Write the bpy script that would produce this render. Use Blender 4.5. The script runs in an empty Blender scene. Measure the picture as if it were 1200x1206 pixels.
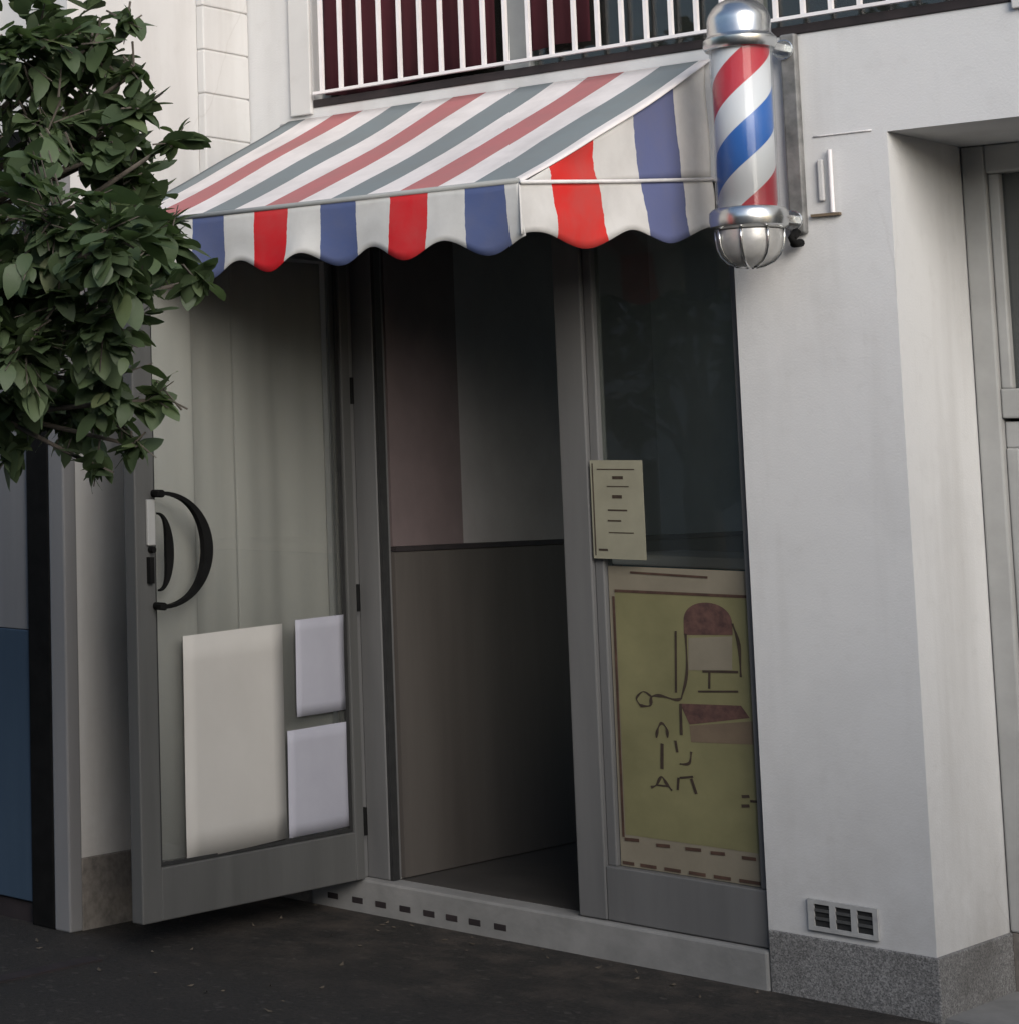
import bpy, math, random
from mathutils import Vector, Matrix, noise as mnoise
R = math.radians
random.seed(11)
scene = bpy.context.scene
col = scene.collection

# ------------------------------------------------------------------ helpers
def link(o):
    col.objects.link(o); return o

def tag(o, label=None, cat=None, group=None, kind=None):
    if label: o["label"] = label
    if cat: o["category"] = cat
    if group: o["group"] = group
    if kind: o["kind"] = kind
    return o

def empty(name, loc=(0, 0, 0)):
    o = bpy.data.objects.new(name, None)
    o.location = loc; o.empty_display_size = .1
    return link(o)

class MB:
    """collects shapes that become one mesh object"""
    def __init__(s): s.v = []; s.f = []; s.uv = {}
    def quad(s, a, b, c, d, uv=None):
        n = len(s.v); s.v += [tuple(a), tuple(b), tuple(c), tuple(d)]
        s.f.append((n, n+1, n+2, n+3))
        if uv: s.uv[len(s.f)-1] = uv
        return s
    def poly(s, pts):
        n = len(s.v); s.v += [tuple(p) for p in pts]; s.f.append(tuple(range(n, n+len(pts)))); return s
    def box(s, x0, x1, y0, y1, z0, z1):
        n = len(s.v)
        s.v += [(x0,y0,z0),(x1,y0,z0),(x1,y1,z0),(x0,y1,z0),(x0,y0,z1),(x1,y0,z1),(x1,y1,z1),(x0,y1,z1)]
        s.f += [tuple(n+i for i in q) for q in ((0,3,2,1),(4,5,6,7),(0,1,5,4),(1,2,6,5),(2,3,7,6),(3,0,4,7))]
        return s
    def tube(s, pts, rad, seg=10, caps=True):
        pts = [Vector(p) for p in pts]
        if not isinstance(rad, (list, tuple)): rad = [rad]*len(pts)
        t0 = (pts[1]-pts[0]).normalized()
        nrm = t0.orthogonal().normalized()
        rings = []
        for i, p in enumerate(pts):
            t = (pts[min(i+1, len(pts)-1)]-pts[max(i-1, 0)]).normalized()
            nrm = (nrm - t*nrm.dot(t)).normalized(); b = t.cross(nrm)
            n = len(s.v); ring = []
            for k in range(seg):
                a = 2*math.pi*k/seg
                s.v.append(tuple(p+(nrm*math.cos(a)+b*math.sin(a))*rad[i])); ring.append(n+k)
            rings.append(ring)
        for r0, r1 in zip(rings, rings[1:]):
            for k in range(seg):
                s.f.append((r0[k], r0[(k+1) % seg], r1[(k+1) % seg], r1[k]))
        if caps:
            s.f.append(tuple(reversed(rings[0]))); s.f.append(tuple(rings[-1]))
        return s
    def lathe(s, cx, cy, prof, seg=40):
        rings = []
        for r, z in prof:
            n = len(s.v); 
            for k in range(seg):
                a = 2*math.pi*k/seg
                s.v.append((cx+r*math.cos(a), cy+r*math.sin(a), z))
            rings.append(n)
        for a, b in zip(rings, rings[1:]):
            for k in range(seg):
                k2 = (k+1) % seg
                s.f.append((a+k, a+k2, b+k2, b+k))
        s.f.append(tuple(reversed(range(rings[0], rings[0]+seg)))); s.f.append(tuple(range(rings[-1], rings[-1]+seg)))
        return s
    def build(s, name, mat, parent=None, smooth=False, bevel=0, seg=2):
        me = bpy.data.meshes.new(name)
        me.from_pydata(s.v, [], s.f); me.update()
        if s.uv:
            uvl = me.uv_layers.new(name="UVMap")
            for p in me.polygons:
                u = s.uv.get(p.index)
                if u:
                    for li, c in zip(p.loop_indices, u): uvl.data[li].uv = c
        me.materials.append(mat)
        if smooth:
            for p in me.polygons: p.use_smooth = True
        o = link(bpy.data.objects.new(name, me))
        if parent: o.parent = parent; o.matrix_parent_inverse = Matrix.Identity(4)
        if bevel:
            m = o.modifiers.new("bevel", 'BEVEL'); m.width = bevel; m.segments = seg; m.limit_method = 'ANGLE'; m.angle_limit = R(40)
        return o

def slab_grid(mb, axis, p0, p1, lim, holes):
    """wall slab with holes; axis 'y': faces span x,z between y=p0 (front) and p1; axis 'x': spans y,z"""
    a0, a1, z0, z1 = lim
    A = sorted({a0, a1, *[h[0] for h in holes], *[h[1] for h in holes]})
    Z = sorted({z0, z1, *[h[2] for h in holes], *[h[3] for h in holes]})
    A = [a for a in A if a0 <= a <= a1]; Z = [z for z in Z if z0 <= z <= z1]
    def solid(i, j):
        if i < 0 or j < 0 or i >= len(A)-1 or j >= len(Z)-1: return False
        ca = (A[i]+A[i+1])/2; cz = (Z[j]+Z[j+1])/2
        return not any(h[0] < ca < h[1] and h[2] < cz < h[3] for h in holes)
    P = (lambda a, p, z: (a, p, z)) if axis == 'y' else (lambda a, p, z: (p, a, z))
    for i in range(len(A)-1):
        for j in range(len(Z)-1):
            if not solid(i, j): continue
            x0, x1, y0, y1 = A[i], A[i+1], Z[j], Z[j+1]
            mb.quad(P(x0,p0,y0), P(x1,p0,y0), P(x1,p0,y1), P(x0,p0,y1))
            mb.quad(P(x0,p1,y0), P(x0,p1,y1), P(x1,p1,y1), P(x1,p1,y0))
            if not solid(i-1, j): mb.quad(P(x0,p0,y0), P(x0,p0,y1), P(x0,p1,y1), P(x0,p1,y0))
            if not solid(i+1, j): mb.quad(P(x1,p0,y0), P(x1,p1,y0), P(x1,p1,y1), P(x1,p0,y1))
            if not solid(i, j-1): mb.quad(P(x0,p0,y0), P(x0,p1,y0), P(x1,p1,y0), P(x1,p0,y0))
            if not solid(i, j+1): mb.quad(P(x0,p0,y1), P(x1,p0,y1), P(x1,p1,y1), P(x0,p1,y1))
    return mb

# ------------------------------------------------------------------ materials
class NT:
    def __init__(s, name):
        s.m = bpy.data.materials.new(name); s.m.use_nodes = True
        s.t = s.m.node_tree; s.t.nodes.clear()
        s.out = s.n('ShaderNodeOutputMaterial')
    def n(s, typ, **kw):
        x = s.t.nodes.new(typ)
        for k, v in kw.items(): setattr(x, k, v)
        return x
    def l(s, a, b): s.t.links.new(a, b)
    def coords(s, kind='Object'): return s.n('ShaderNodeTexCoord').outputs[kind]
    def noise(s, vec, scale, detail=4, rough=.55, stretch=None):
        if stretch:
            mp = s.n('ShaderNodeMapping'); mp.inputs['Scale'].default_value = stretch; s.l(vec, mp.inputs[0]); vec = mp.outputs[0]
        x = s.n('ShaderNodeTexNoise'); x.inputs['Scale'].default_value = scale
        x.inputs['Detail'].default_value = detail; x.inputs['Roughness'].default_value = rough
        s.l(vec, x.inputs['Vector']); return x.outputs['Fac']
    def ramp(s, fac, stops, interp='LINEAR'):
        r = s.n('ShaderNodeValToRGB'); e = r.color_ramp; e.interpolation = interp
        while len(e.elements) < len(stops): e.elements.new(.5)
        for el, (p, c) in zip(e.elements, stops):
            el.position = p; el.color = (*c, 1) if len(c) == 3 else c
        s.l(fac, r.inputs[0]); return r.outputs[0]
    def mix(s, fac, a, b, blend='MIX'):
        x = s.n('ShaderNodeMix', data_type='RGBA', blend_type=blend)
        for sock, v in ((x.inputs[0], fac), (x.inputs[6], a), (x.inputs[7], b)):
            if isinstance(v, (int, float)): sock.default_value = v
            elif isinstance(v, tuple): sock.default_value = (*v, 1)
            else: s.l(v, sock)
        return x.outputs[2]
    def math(s, op, a, b=0, c=None):
        x = s.n('ShaderNodeMath', operation=op)
        for sock, v in zip(x.inputs, (a, b, c)):
            if v is None: continue
            if isinstance(v, (int, float)): sock.default_value = v
            else: s.l(v, sock)
        return x.outputs[0]
    def bsdf(s, color, rough=.8, metal=0, bump=None, strength=.2, dist=.01, spec=.5, link=True):
        b = s.n('ShaderNodeBsdfPrincipled')
        if isinstance(color, tuple): b.inputs['Base Color'].default_value = (*color, 1)
        else: s.l(color, b.inputs['Base Color'])
        if isinstance(rough, (int, float)): b.inputs['Roughness'].default_value = rough
        else: s.l(rough, b.inputs['Roughness'])
        b.inputs['Metallic'].default_value = metal
        b.inputs['Specular IOR Level'].default_value = spec
        if bump is not None:
            bp = s.n('ShaderNodeBump'); bp.inputs['Strength'].default_value = strength; bp.inputs['Distance'].default_value = dist
            s.l(bump, bp.inputs['Height']); s.l(bp.outputs[0], b.inputs['Normal'])
        if link: s.l(b.outputs[0], s.out.inputs[0])
        return b

def mottled(name, c0, c1, scale=6, rough=.8, metal=0, bump=.1, bscale=80, stretch=None, spec=.5):
    m = NT(name); v = m.coords()
    n = m.noise(v, scale, 5, .6, stretch)
    c = m.ramp(n, [(.3, c0), (.7, c1)])
    m.bsdf(c, rough, metal, m.noise(v, bscale, 3), bump, .004, spec)
    return m.m

def plaster(name, base, dirt, dirt_amt=.35, low=.8, bump=.25):
    m = NT(name); v = m.coords()
    big = m.noise(v, 1.3, 5, .6); fine = m.noise(v, 14, 6, .65); streak = m.noise(v, 5, 5, .6, (1, 1, .12))
    c = m.mix(m.ramp(big, [(.35, (0, 0, 0)), (.75, (1, 1, 1))]), base, tuple(x*.93 for x in base))
    c = m.mix(m.math('MULTIPLY', m.ramp(streak, [(.5, (0, 0, 0)), (.78, (1, 1, 1))]), dirt_amt*.9), c, dirt)
    c = m.mix(m.math('MULTIPLY', m.ramp(fine, [(.55, (0, 0, 0)), (.85, (1, 1, 1))]), dirt_amt*.55), c, dirt)
    vo = m.n('ShaderNodeTexVoronoi', feature='DISTANCE_TO_EDGE'); vo.inputs['Scale'].default_value = .9
    wn = m.n('ShaderNodeTexNoise'); wn.inputs['Scale'].default_value = 3; wn.inputs['Detail'].default_value = 6; m.l(v, wn.inputs['Vector'])
    wv_ = m.mix(.12, v, wn.outputs['Color'], 'ADD'); m.l(wv_, vo.inputs['Vector'])
    crk = m.ramp(vo.outputs[0], [(0, (1, 1, 1)), (.0035, (0, 0, 0))])
    c = m.mix(m.math('MULTIPLY', m.math('MULTIPLY', crk, m.ramp(m.noise(v, 1.7, 3), [(.52, (0, 0, 0)), (.66, (1, 1, 1))])), .22), c, dirt)
    pat = m.ramp(m.noise(v, 2.6, 3, .5), [(.54, (0, 0, 0)), (.58, (1, 1, 1))])
    c = m.mix(m.math('MULTIPLY', pat, .12), c, tuple(x*.78 for x in base))
    # splash dirt above the plinth, deepened to carry the lower wall's shade too
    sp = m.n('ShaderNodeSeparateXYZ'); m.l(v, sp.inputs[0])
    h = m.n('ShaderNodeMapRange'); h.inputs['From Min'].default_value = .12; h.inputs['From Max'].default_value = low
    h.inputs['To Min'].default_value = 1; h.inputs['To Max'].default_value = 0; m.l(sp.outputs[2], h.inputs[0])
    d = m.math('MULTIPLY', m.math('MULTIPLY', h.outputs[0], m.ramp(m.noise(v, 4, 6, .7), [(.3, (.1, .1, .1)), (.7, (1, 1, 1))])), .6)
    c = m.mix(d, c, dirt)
    bmp = m.math('ADD', m.math('MULTIPLY', m.noise(v, 160, 3), .5), m.math('MULTIPLY', m.noise(v, 9, 4), 1.0))
    m.bsdf(c, .88, 0, bmp, bump, .006, .25)
    return m.m

def granite(name, k=1.0):
    m = NT(name); v = m.coords()
    n1 = m.noise(v, 210, 3, .7); n2 = m.noise(v, 95, 3, .7)
    c = m.ramp(n1, [(.36, (.075*k, .075*k, .076*k)), (.47, (.19*k, .188*k, .185*k)), (.56, (.25*k, .246*k, .24*k)), (.66, (.36*k, .355*k, .35*k))])
    c = m.mix(m.math('MULTIPLY', m.ramp(n2, [(.52, (0, 0, 0)), (.6, (1, 1, 1))]), .55), c, (.10, .10, .10))
    c = m.mix(m.math('MULTIPLY', m.ramp(m.noise(v, 5, 5), [(.4, (0, 0, 0)), (.75, (1, 1, 1))]), .6), c, (.07, .065, .06))
    m.bsdf(c, .7, 0, m.noise(v, 120, 3), .3, .003, .4)
    return m.m

def glass(name, tint=(.8, .84, .82), refl=.9, haze=.0, hazecol=(.3, .32, .3), rough=.02, ior=1.5):
    m = NT(name)
    tr = m.n('ShaderNodeBsdfTransparent'); tr.inputs[0].default_value = (*tint, 1)
    gl = m.n('ShaderNodeBsdfGlossy'); gl.inputs['Color'].default_value = (refl, refl, refl, 1); gl.inputs['Roughness'].default_value = rough
    fr = m.n('ShaderNodeFresnel'); m.l(m.math('SUBTRACT', ior, m.math('MULTIPLY', m.n('ShaderNodeNewGeometry').outputs['Backfacing'], ior-1/ior)), fr.inputs[0])
    base = tr.outputs[0]
    if haze:
        df = m.n('ShaderNodeBsdfDiffuse'); df.inputs[0].default_value = (*hazecol, 1)
        nz = m.ramp(m.noise(m.coords(), 3, 5, .6, (1, 1, .3)), [(.3, (.6, .6, .6)), (.7, (1, 1, 1))])
        mx = m.n('ShaderNodeMixShader'); m.l(m.math('MULTIPLY', nz, haze), mx.inputs[0]); m.l(base, mx.inputs[1]); m.l(df.outputs[0], mx.inputs[2]); base = mx.outputs[0]
    m2 = m.n('ShaderNodeMixShader'); m.l(fr.outputs[0], m2.inputs[0]); m.l(base, m2.inputs[1]); m.l(gl.outputs[0], m2.inputs[2])
    m.l(m2.outputs[0], m.out.inputs[0])
    return m.m

def stripes(name, white, blue, red, rough=.8, trans=.12):
    """uv.x in metres along the front; one repeat = 0.471 m: blue, white, red, white"""
    m = NT(name); v = m.coords('UV')
    sp = m.n('ShaderNodeSeparateXYZ'); m.l(v, sp.inputs[0])
    wob = m.math('MULTIPLY', m.math('SUBTRACT', m.noise(v, 6, 2), .5), .006)
    ph = m.math('FRACT', m.math('DIVIDE', m.math('ADD', m.math('ADD', sp.outputs[0], 1.6365), wob), .471))
    c = m.ramp(ph, [(0, blue), (.252, white), (.5, red), (.755, white)], 'CONSTANT')
    o = m.coords()
    dirt = m.ramp(m.noise(o, 5, 6, .65), [(.4, (0, 0, 0)), (.85, (1, 1, 1))])
    c = m.mix(m.math('MULTIPLY', dirt, .35), c, (.22, .2, .18))
    stain = m.ramp(m.noise(o, 9, 4, .6, (1, .15, .15)), [(.55, (0, 0, 0)), (.8, (1, 1, 1))])
    c = m.mix(m.math('MULTIPLY', stain, .18), c, (.2, .18, .16))
    hb = m.math('ADD', m.math('MULTIPLY', m.noise(o, 300, 2), .1), m.noise(o, 9, 3))
    b = m.bsdf(c, rough, 0, hb, .25, .01, .2, link=False)
    tl = m.n('ShaderNodeBsdfTranslucent'); m.l(c, tl.inputs[0])
    mx = m.n('ShaderNodeMixShader'); mx.inputs[0].default_value = trans
    m.l(b.outputs[0], mx.inputs[1]); m.l(tl.outputs[0], mx.inputs[2]); m.l(mx.outputs[0], m.out.inputs[0])
    return m.m

M = {}
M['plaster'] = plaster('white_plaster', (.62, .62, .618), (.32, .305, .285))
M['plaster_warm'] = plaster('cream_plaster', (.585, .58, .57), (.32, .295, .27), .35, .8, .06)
M['granite'] = granite('grey_granite')
M['granite_brown'] = mottled('worn_granite', (.11, .10, .09), (.22, .20, .18), 30, .85, 0, .4, 70)
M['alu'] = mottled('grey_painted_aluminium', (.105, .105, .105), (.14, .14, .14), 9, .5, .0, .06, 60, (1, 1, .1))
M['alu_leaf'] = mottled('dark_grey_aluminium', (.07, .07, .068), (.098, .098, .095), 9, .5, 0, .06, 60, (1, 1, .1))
M['alu_bright'] = mottled('bright_aluminium', (.26, .26, .26), (.34, .34, .34), 10, .45, .2, .06, 60, (1, 1, .1))
M['black_metal'] = mottled('black_metal', (.006, .006, .006), (.011, .011, .011), 14, .65, 0, .1, 60, None, .06)
M['dark_rubber'] = mottled('dark_gasket', (.012, .012, .012), (.022, .022, .022), 20, .7)
M['glass'] = glass('shop_glass', (.85, .87, .85), .9, .03)
M['glass_leaf'] = glass('door_glass', (.965, .972, .955), .9, .08, (.50, .51, .485))
M['glass_window'] = glass('window_glass', (.35, .38, .38), .9, .35, (.20, .215, .21))
M['paper'] = mottled('off_white_paper', (.415, .40, .375), (.46, .445, .42), 3, .85, 0, .08, 20)
M['paper_blue'] = mottled('bluish_white_paper', (.325, .325, .375), (.37, .37, .42), 4, .85, 0, .08, 20)
M['stone'] = mottled('worn_pale_stone', (.17, .17, .165), (.25, .247, .24), 7, .8, 0, .25, 60)
M['white_paint'] = mottled('white_window_paint', (.31, .31, .30), (.38, .38, .37), 7, .5, 0, .1, 50)
M['white_bar'] = mottled('white_bar_paint', (.72, .69, .69), (.82, .79, .79), 12, .5, 0, .1, 50)
M['curtain'] = mottled('maroon_curtain', (.055, .010, .016), (.10, .018, .028), 10, .9, 0, .2, 40, (1, 1, .06))
M['grey_panel'] = mottled('grey_panel', (.26, .27, .27), (.32, .33, .32), 5, .7)
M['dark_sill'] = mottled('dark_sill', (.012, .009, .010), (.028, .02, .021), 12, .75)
M['chrome'] = mottled('worn_chrome', (.55, .56, .55), (.72, .72, .71), 9, .27, 1.0, .03, 30)
M['steel'] = mottled('dull_steel', (.10, .10, .10), (.20, .20, .19), 12, .5, .6, .1, 40)
M['inner_wall'] = mottled('inner_wall_paint', (.40, .39, .38), (.48, .47, .46), 4, .8)
M['wainscot'] = mottled('brown_wainscot', (.062, .054, .048), (.086, .076, .068), 6, .7, 0, .15, 30, (1, 1, .1))
M['maroon_panel'] = mottled('maroon_wall_panel', (.115, .088, .088), (.15, .115, .115), 5, .75)
M['room_dark'] = mottled('dark_interior', (.36, .36, .35), (.46, .46, .45), 4, .8)
M['inner_floor'] = mottled('interior_tiles', (.04, .038, .036), (.065, .06, .055), 6, .5)
M['inner_grey'] = mottled('inner_grey_panel', (.27, .255, .25), (.32, .305, .30), 5, .75)
M['teal'] = mottled('teal_counter', (.03, .14, .15), (.045, .19, .20), 6, .6)
M['poster'] = mottled('olive_yellow_poster', (.145, .137, .066), (.205, .192, .095), 5, .6, 0, .5, 9)
M['poster_edge'] = mottled('beige_poster_margin', (.17, .15, .11), (.22, .195, .145), 6, .8)
M['notice'] = mottled('pale_notice_paper', (.22, .21, .155), (.28, .27, .20), 7, .8)
M['ink'] = mottled('dark_brown_ink', (.022, .014, .009), (.05, .033, .022), 20, .8)
M['red_ink'] = mottled('reddish_brown_ink', (.035, .018, .012), (.085, .045, .03), 22, .8)
M['maroon_ink'] = mottled('maroon_ink', (.045, .022, .02), (.12, .06, .048), 38, .8)
M['rose_ink'] = mottled('dusty_rose_ink', (.125, .092, .062), (.155, .115, .075), 20, .8)
M['blue_panel'] = mottled('dark_blue_panel', (.028, .05, .082), (.045, .075, .115), 5, .55, 0, .1, 30, (1, 1, .1))
M['grey_shutter'] = mottled('grey_shutter', (.17, .17, .175), (.22, .22, .225), 5, .6, 0, .1, 40, (1, 1, .1))
M['blue_grey'] = mottled('dark_grey_blind', (.085, .09, .09), (.11, .115, .113), 5, .7)
M['vent_grey'] = mottled('dusty_vent_plate', (.30, .30, .30), (.42, .42, .41), 25, .7, 0, .2, 40)
M['bark'] = mottled('grey_brown_bark', (.06, .05, .04), (.14, .12, .10), 18, .9, 0, .8, 30, (1, 1, .25))
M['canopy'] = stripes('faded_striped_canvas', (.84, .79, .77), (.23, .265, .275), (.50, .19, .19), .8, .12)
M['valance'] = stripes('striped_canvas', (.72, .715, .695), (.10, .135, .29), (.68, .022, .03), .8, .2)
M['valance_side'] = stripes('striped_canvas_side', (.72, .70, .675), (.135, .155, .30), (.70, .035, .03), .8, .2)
M['white_cord'] = mottled('white_hem', (.62, .60, .59), (.72, .70, .69), 20, .7)
M['render_beige'] = plaster('beige_render', (.36, .35, .34), (.22, .21, .2))
M['road'] = None

def voile_mat():
    m = NT('pale_voile'); v = m.coords()
    c = m.ramp(m.noise(v, 4, 4, .6, (1, 1, .08)), [(.3, (.40, .395, .385)), (.7, (.49, .483, .47))])
    d = m.n('ShaderNodeBsdfDiffuse'); m.l(c, d.inputs[0])
    t = m.n('ShaderNodeBsdfTranslucent'); m.l(c, t.inputs[0])
    x = m.n('ShaderNodeMixShader'); x.inputs[0].default_value = .35
    m.l(d.outputs[0], x.inputs[1]); m.l(t.outputs[0], x.inputs[2]); m.l(x.outputs[0], m.out.inputs[0])
    return m.m

def ground_mat():
    m = NT('dark_pavement'); v = m.coords()
    big = m.noise(v, .9, 6, .65); fine = m.noise(v, 70, 5, .7)
    c = m.ramp(big, [(.3, (.024, .022, .0195)), (.55, (.034, .030, .026)), (.8, (.056, .046, .038))])
    c = m.mix(m.math('MULTIPLY', m.ramp(fine, [(.42, (0, 0, 0)), (.6, (1, 1, 1))]), .75), c, (.014, .013, .012))
    c = m.mix(m.math('MULTIPLY', m.ramp(m.noise(v, 150, 2), [(.62, (0, 0, 0)), (.7, (1, 1, 1))]), .6), c, (.085, .078, .068))
    w = m.n('ShaderNodeTexVoronoi'); w.inputs['Scale'].default_value = 60; m.l(v, w.inputs['Vector'])
    sp = m.n('ShaderNodeSeparateColor'); m.l(w.outputs['Color'], sp.inputs[0])
    c = m.mix(m.ramp(sp.outputs[0], [(.95, (0, 0, 0)), (.99, (.3, .3, .3))]), c, (.12, .11, .095))
    # soil and dust gathered along the wall foot
    xyz = m.n('ShaderNodeSeparateXYZ'); m.l(v, xyz.inputs[0])
    mr = m.n('ShaderNodeMapRange'); mr.inputs['From Min'].default_value = -1.5; mr.inputs['From Max'].default_value = -.1; m.l(xyz.outputs[1], mr.inputs[0])
    d = m.math('MULTIPLY', mr.outputs[0], m.ramp(m.noise(v, 5, 6, .7), [(.45, (0, 0, 0)), (.7, (.75, .75, .75))]))
    c = m.mix(d, c, (.10, .08, .065))
    m.bsdf(c, m.ramp(big, [(.3, (.65, .65, .65)), (.7, (.9, .9, .9))]), 0, m.math('ADD', fine, m.math('MULTIPLY', m.noise(v, 12, 4), .6)), .9, .012, .35)
    return m.m
M['ground'] = ground_mat()
M['voile'] = voile_mat()

def leaf_mat():
    m = NT('glossy_green_leaf')
    a = m.n('ShaderNodeAttribute', attribute_name='tone')
    sp = m.n('ShaderNodeSeparateColor'); m.l(a.outputs['Color'], sp.inputs[0])
    c = m.ramp(sp.outputs[0], [(0, (.058, .088, .042)), (.5, (.098, .145, .066)), (.85, (.15, .205, .09)), (1, (.21, .25, .115))])
    c = m.mix(m.math('MULTIPLY', m.noise(m.coords(), 30, 3), .4), c, (.06, .08, .048))
    b = m.bsdf(c, .55, 0, m.noise(m.coords(), 60, 2), .15, .004, .5, link=False)
    tl = m.n('ShaderNodeBsdfTranslucent'); m.l(m.mix(.5, c, (.10, .17, .03)), tl.inputs[0])
    mx = m.n('ShaderNodeMixShader'); mx.inputs[0].default_value = .38
    m.l(b.outputs[0], mx.inputs[1]); m.l(tl.outputs[0], mx.inputs[2]); m.l(mx.outputs[0], m.out.inputs[0])
    return m.m
M['leaf'] = leaf_mat()

def pole_mat():
    m = NT('spiral_striped_cylinder'); v = m.coords()
    xyz = m.n('ShaderNodeSeparateXYZ'); m.l(v, xyz.inputs[0])
    ang = m.math('DIVIDE', m.math('ARCTAN2', xyz.outputs[1], xyz.outputs[0]), 2*math.pi)
    ph = m.math('FRACT', m.math('ADD', m.math('SUBTRACT', m.math('MULTIPLY', xyz.outputs[2], 1/.43), m.math('MULTIPLY', ang, 1.0)), POLE_PH))
    wht = (.72, .72, .71)
    c = m.ramp(ph, [(0, (.52, .025, .04)), (.24, wht), (.49, (.014, .125, .44)), (.76, wht)], 'CONSTANT')
    m.bsdf(c, .35, 0, None)
    return m.m
POLE_PH = .678
M['pole'] = pole_mat()

# ------------------------------------------------------------------ ground
g = MB(); g.quad((-60, -60, 0), (60, -60, 0), (60, 60, 0), (-60, 60, 0))
tag(g.build('ground', M['ground']), kind='structure')

# ------------------------------------------------------------------ barber shop building
T = .5      # wall thickness
shop = tag(empty('shop_building'), 'white plastered shop building with thick pillar, glazed entrance and barred upper window', 'building')
w = MB()
slab_grid(w, 'y', 0, T, (-2.2, 6.0, -.3, 5.2),
          [(-1.88, -.45, -.4, 2.32), (-1.90, .34, 2.735, 4.3), (0, 2.3, -.4, 2.41), (3.4, 5.0, 2.735, 4.3)])
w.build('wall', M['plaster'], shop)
p = MB()
p.box(-.4485, .008, -.008, T+.0, -.3, .170)
p.build('plinth', M['granite'], shop, bevel=.004)
p = MB(); p.box(2.292, 6.0, -.008, T-.004, -.3, .170); p.build('plinth', M['granite'], shop, bevel=.004)
p = MB(); p.box(-2.19, -1.878, -.008, .3, -.3, .2); p.build('plinth', M['granite_brown'], shop, bevel=.004)

# sill and dark gap under the barred window
s = MB(); s.box(-1.90, .34, -.006, .12, 2.722, 2.750)
s.build('window_sill', M['dark_sill'], shop, bevel=.003)
for x0, x1 in ((-1.99, -1.902), (.342, .43)):
    s = MB(); s.box(x0, x1, -.016, .0, 2.70, 4.35); s.build('window_surround', M['plaster_warm'], shop, bevel=.004)
uw = MB()
uw.box(-1.898, -1.862, .05, .11, 2.74, 4.3); uw.box(-1.195, -1.105, .05, .11, 2.74, 4.3); uw.box(-.44, -.36, .05, .11, 2.74, 4.3); uw.box(.30, .338, .05, .11, 2.74, 4.3)
for a, b in ((-1.862, -1.195), (-1.105, -.44), (-.36, .30)):
    uw.box(a, b, .055, .105, 2.742, 2.758)
win = uw.build('window', M['grey_panel'], shop, bevel=.004)
pn = MB()
for a, b in ((-1.86, -1.197), (-1.103, -.442), (-.358, .298)): pn.box(a, b, .076, .082, 2.759, 4.3)
pn.build('pane', M['glass'], win)
def cloth(x0, x1, z0, y, label, seed):
    cu = MB(); n = int((x1-x0)/.012); prev = None
    for i in range(n+1):
        x = x0+(x1-x0)*i/n; yy = y+.009*math.sin(x*31+seed)+.005*math.sin(x*67+seed*2)
        zz = z0+.012*math.sin(x*9+seed)
        if prev: cu.quad((prev[0], prev[1], prev[2]), (x, yy, zz), (x, yy+.01, 4.2), (prev[0], prev[1]+.01, 4.2))
        prev = (x, yy, zz)
    o = cu.build('hanging_cloth', M['curtain'], smooth=True)
    o.modifiers.new('weld', 'WELD').merge_threshold = .0003
    o.modifiers.new('solid', 'SOLIDIFY').thickness = .003
    return tag(o, label, 'cloth')
cloth(-1.872, -1.215, 2.765, .028, 'wide dark red cloth hanging behind the left part of the window bars', 1)
cloth(-1.09, -.885, 2.80, .030, 'narrow dark red cloth behind the bars just right of the grey window post', 4)
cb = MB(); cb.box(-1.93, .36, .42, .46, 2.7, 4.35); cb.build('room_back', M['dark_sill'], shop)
gr = MB()
x = -1.85
while x < .33:
    gr.box(x-.0055, x+.0055, -.026, -.012, 2.772, 4.28); x += .0785
gr.box(-1.885, .325, -.0275, -.0105, 2.764, 2.774)
gr.box(-1.885, .325, -.0275, -.0105, 3.9, 3.912)
gr.build('window_grille', M['white_bar'], shop)

# aluminium entrance frame
f = MB()
f.box(-1.878, -1.80, .004, .10, .11, 2.318)
f.box(-1.80, -1.716, .03, .1005, .11, 2.318)
f.box(-1.035, -.945, .010, .09, .112, 2.25)
f.box(-.945, -.4515, .014, .086, .112, .272)
f.box(-1.752, -.4515, .012, .088, 2.25, 2.318)
f.box(-.945, -.915, .028, .078, .272, 2.25)
f.box(-.48, -.4515, .028, .078, .272, 2.25)
fr = f.build('entrance_frame', M['alu'], shop, bevel=.004)
b = MB(); b.box(-1.812, -1.797, -.010, .0025, .11, 2.3)
b.build('edge_strip', M['alu_bright'], fr, bevel=.002)
b = MB(); b.box(-1.716, -1.704, .034, .07, .11, 2.3); b.build('gasket', M['dark_rubber'], fr)
for z in (1.73, 1.033, .297):
    h = MB(); h.tube([(-1.785, -.004, z-.045), (-1.785, -.004, z+.045)], .011, 12)
    h.build('hinge', M['black_metal'], fr, smooth=False)
sw = MB(); sw.box(-.914, -.481, .05, .056, .273, 2.249)
sw.build('shop_window_pane', M['glass'], shop)

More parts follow.
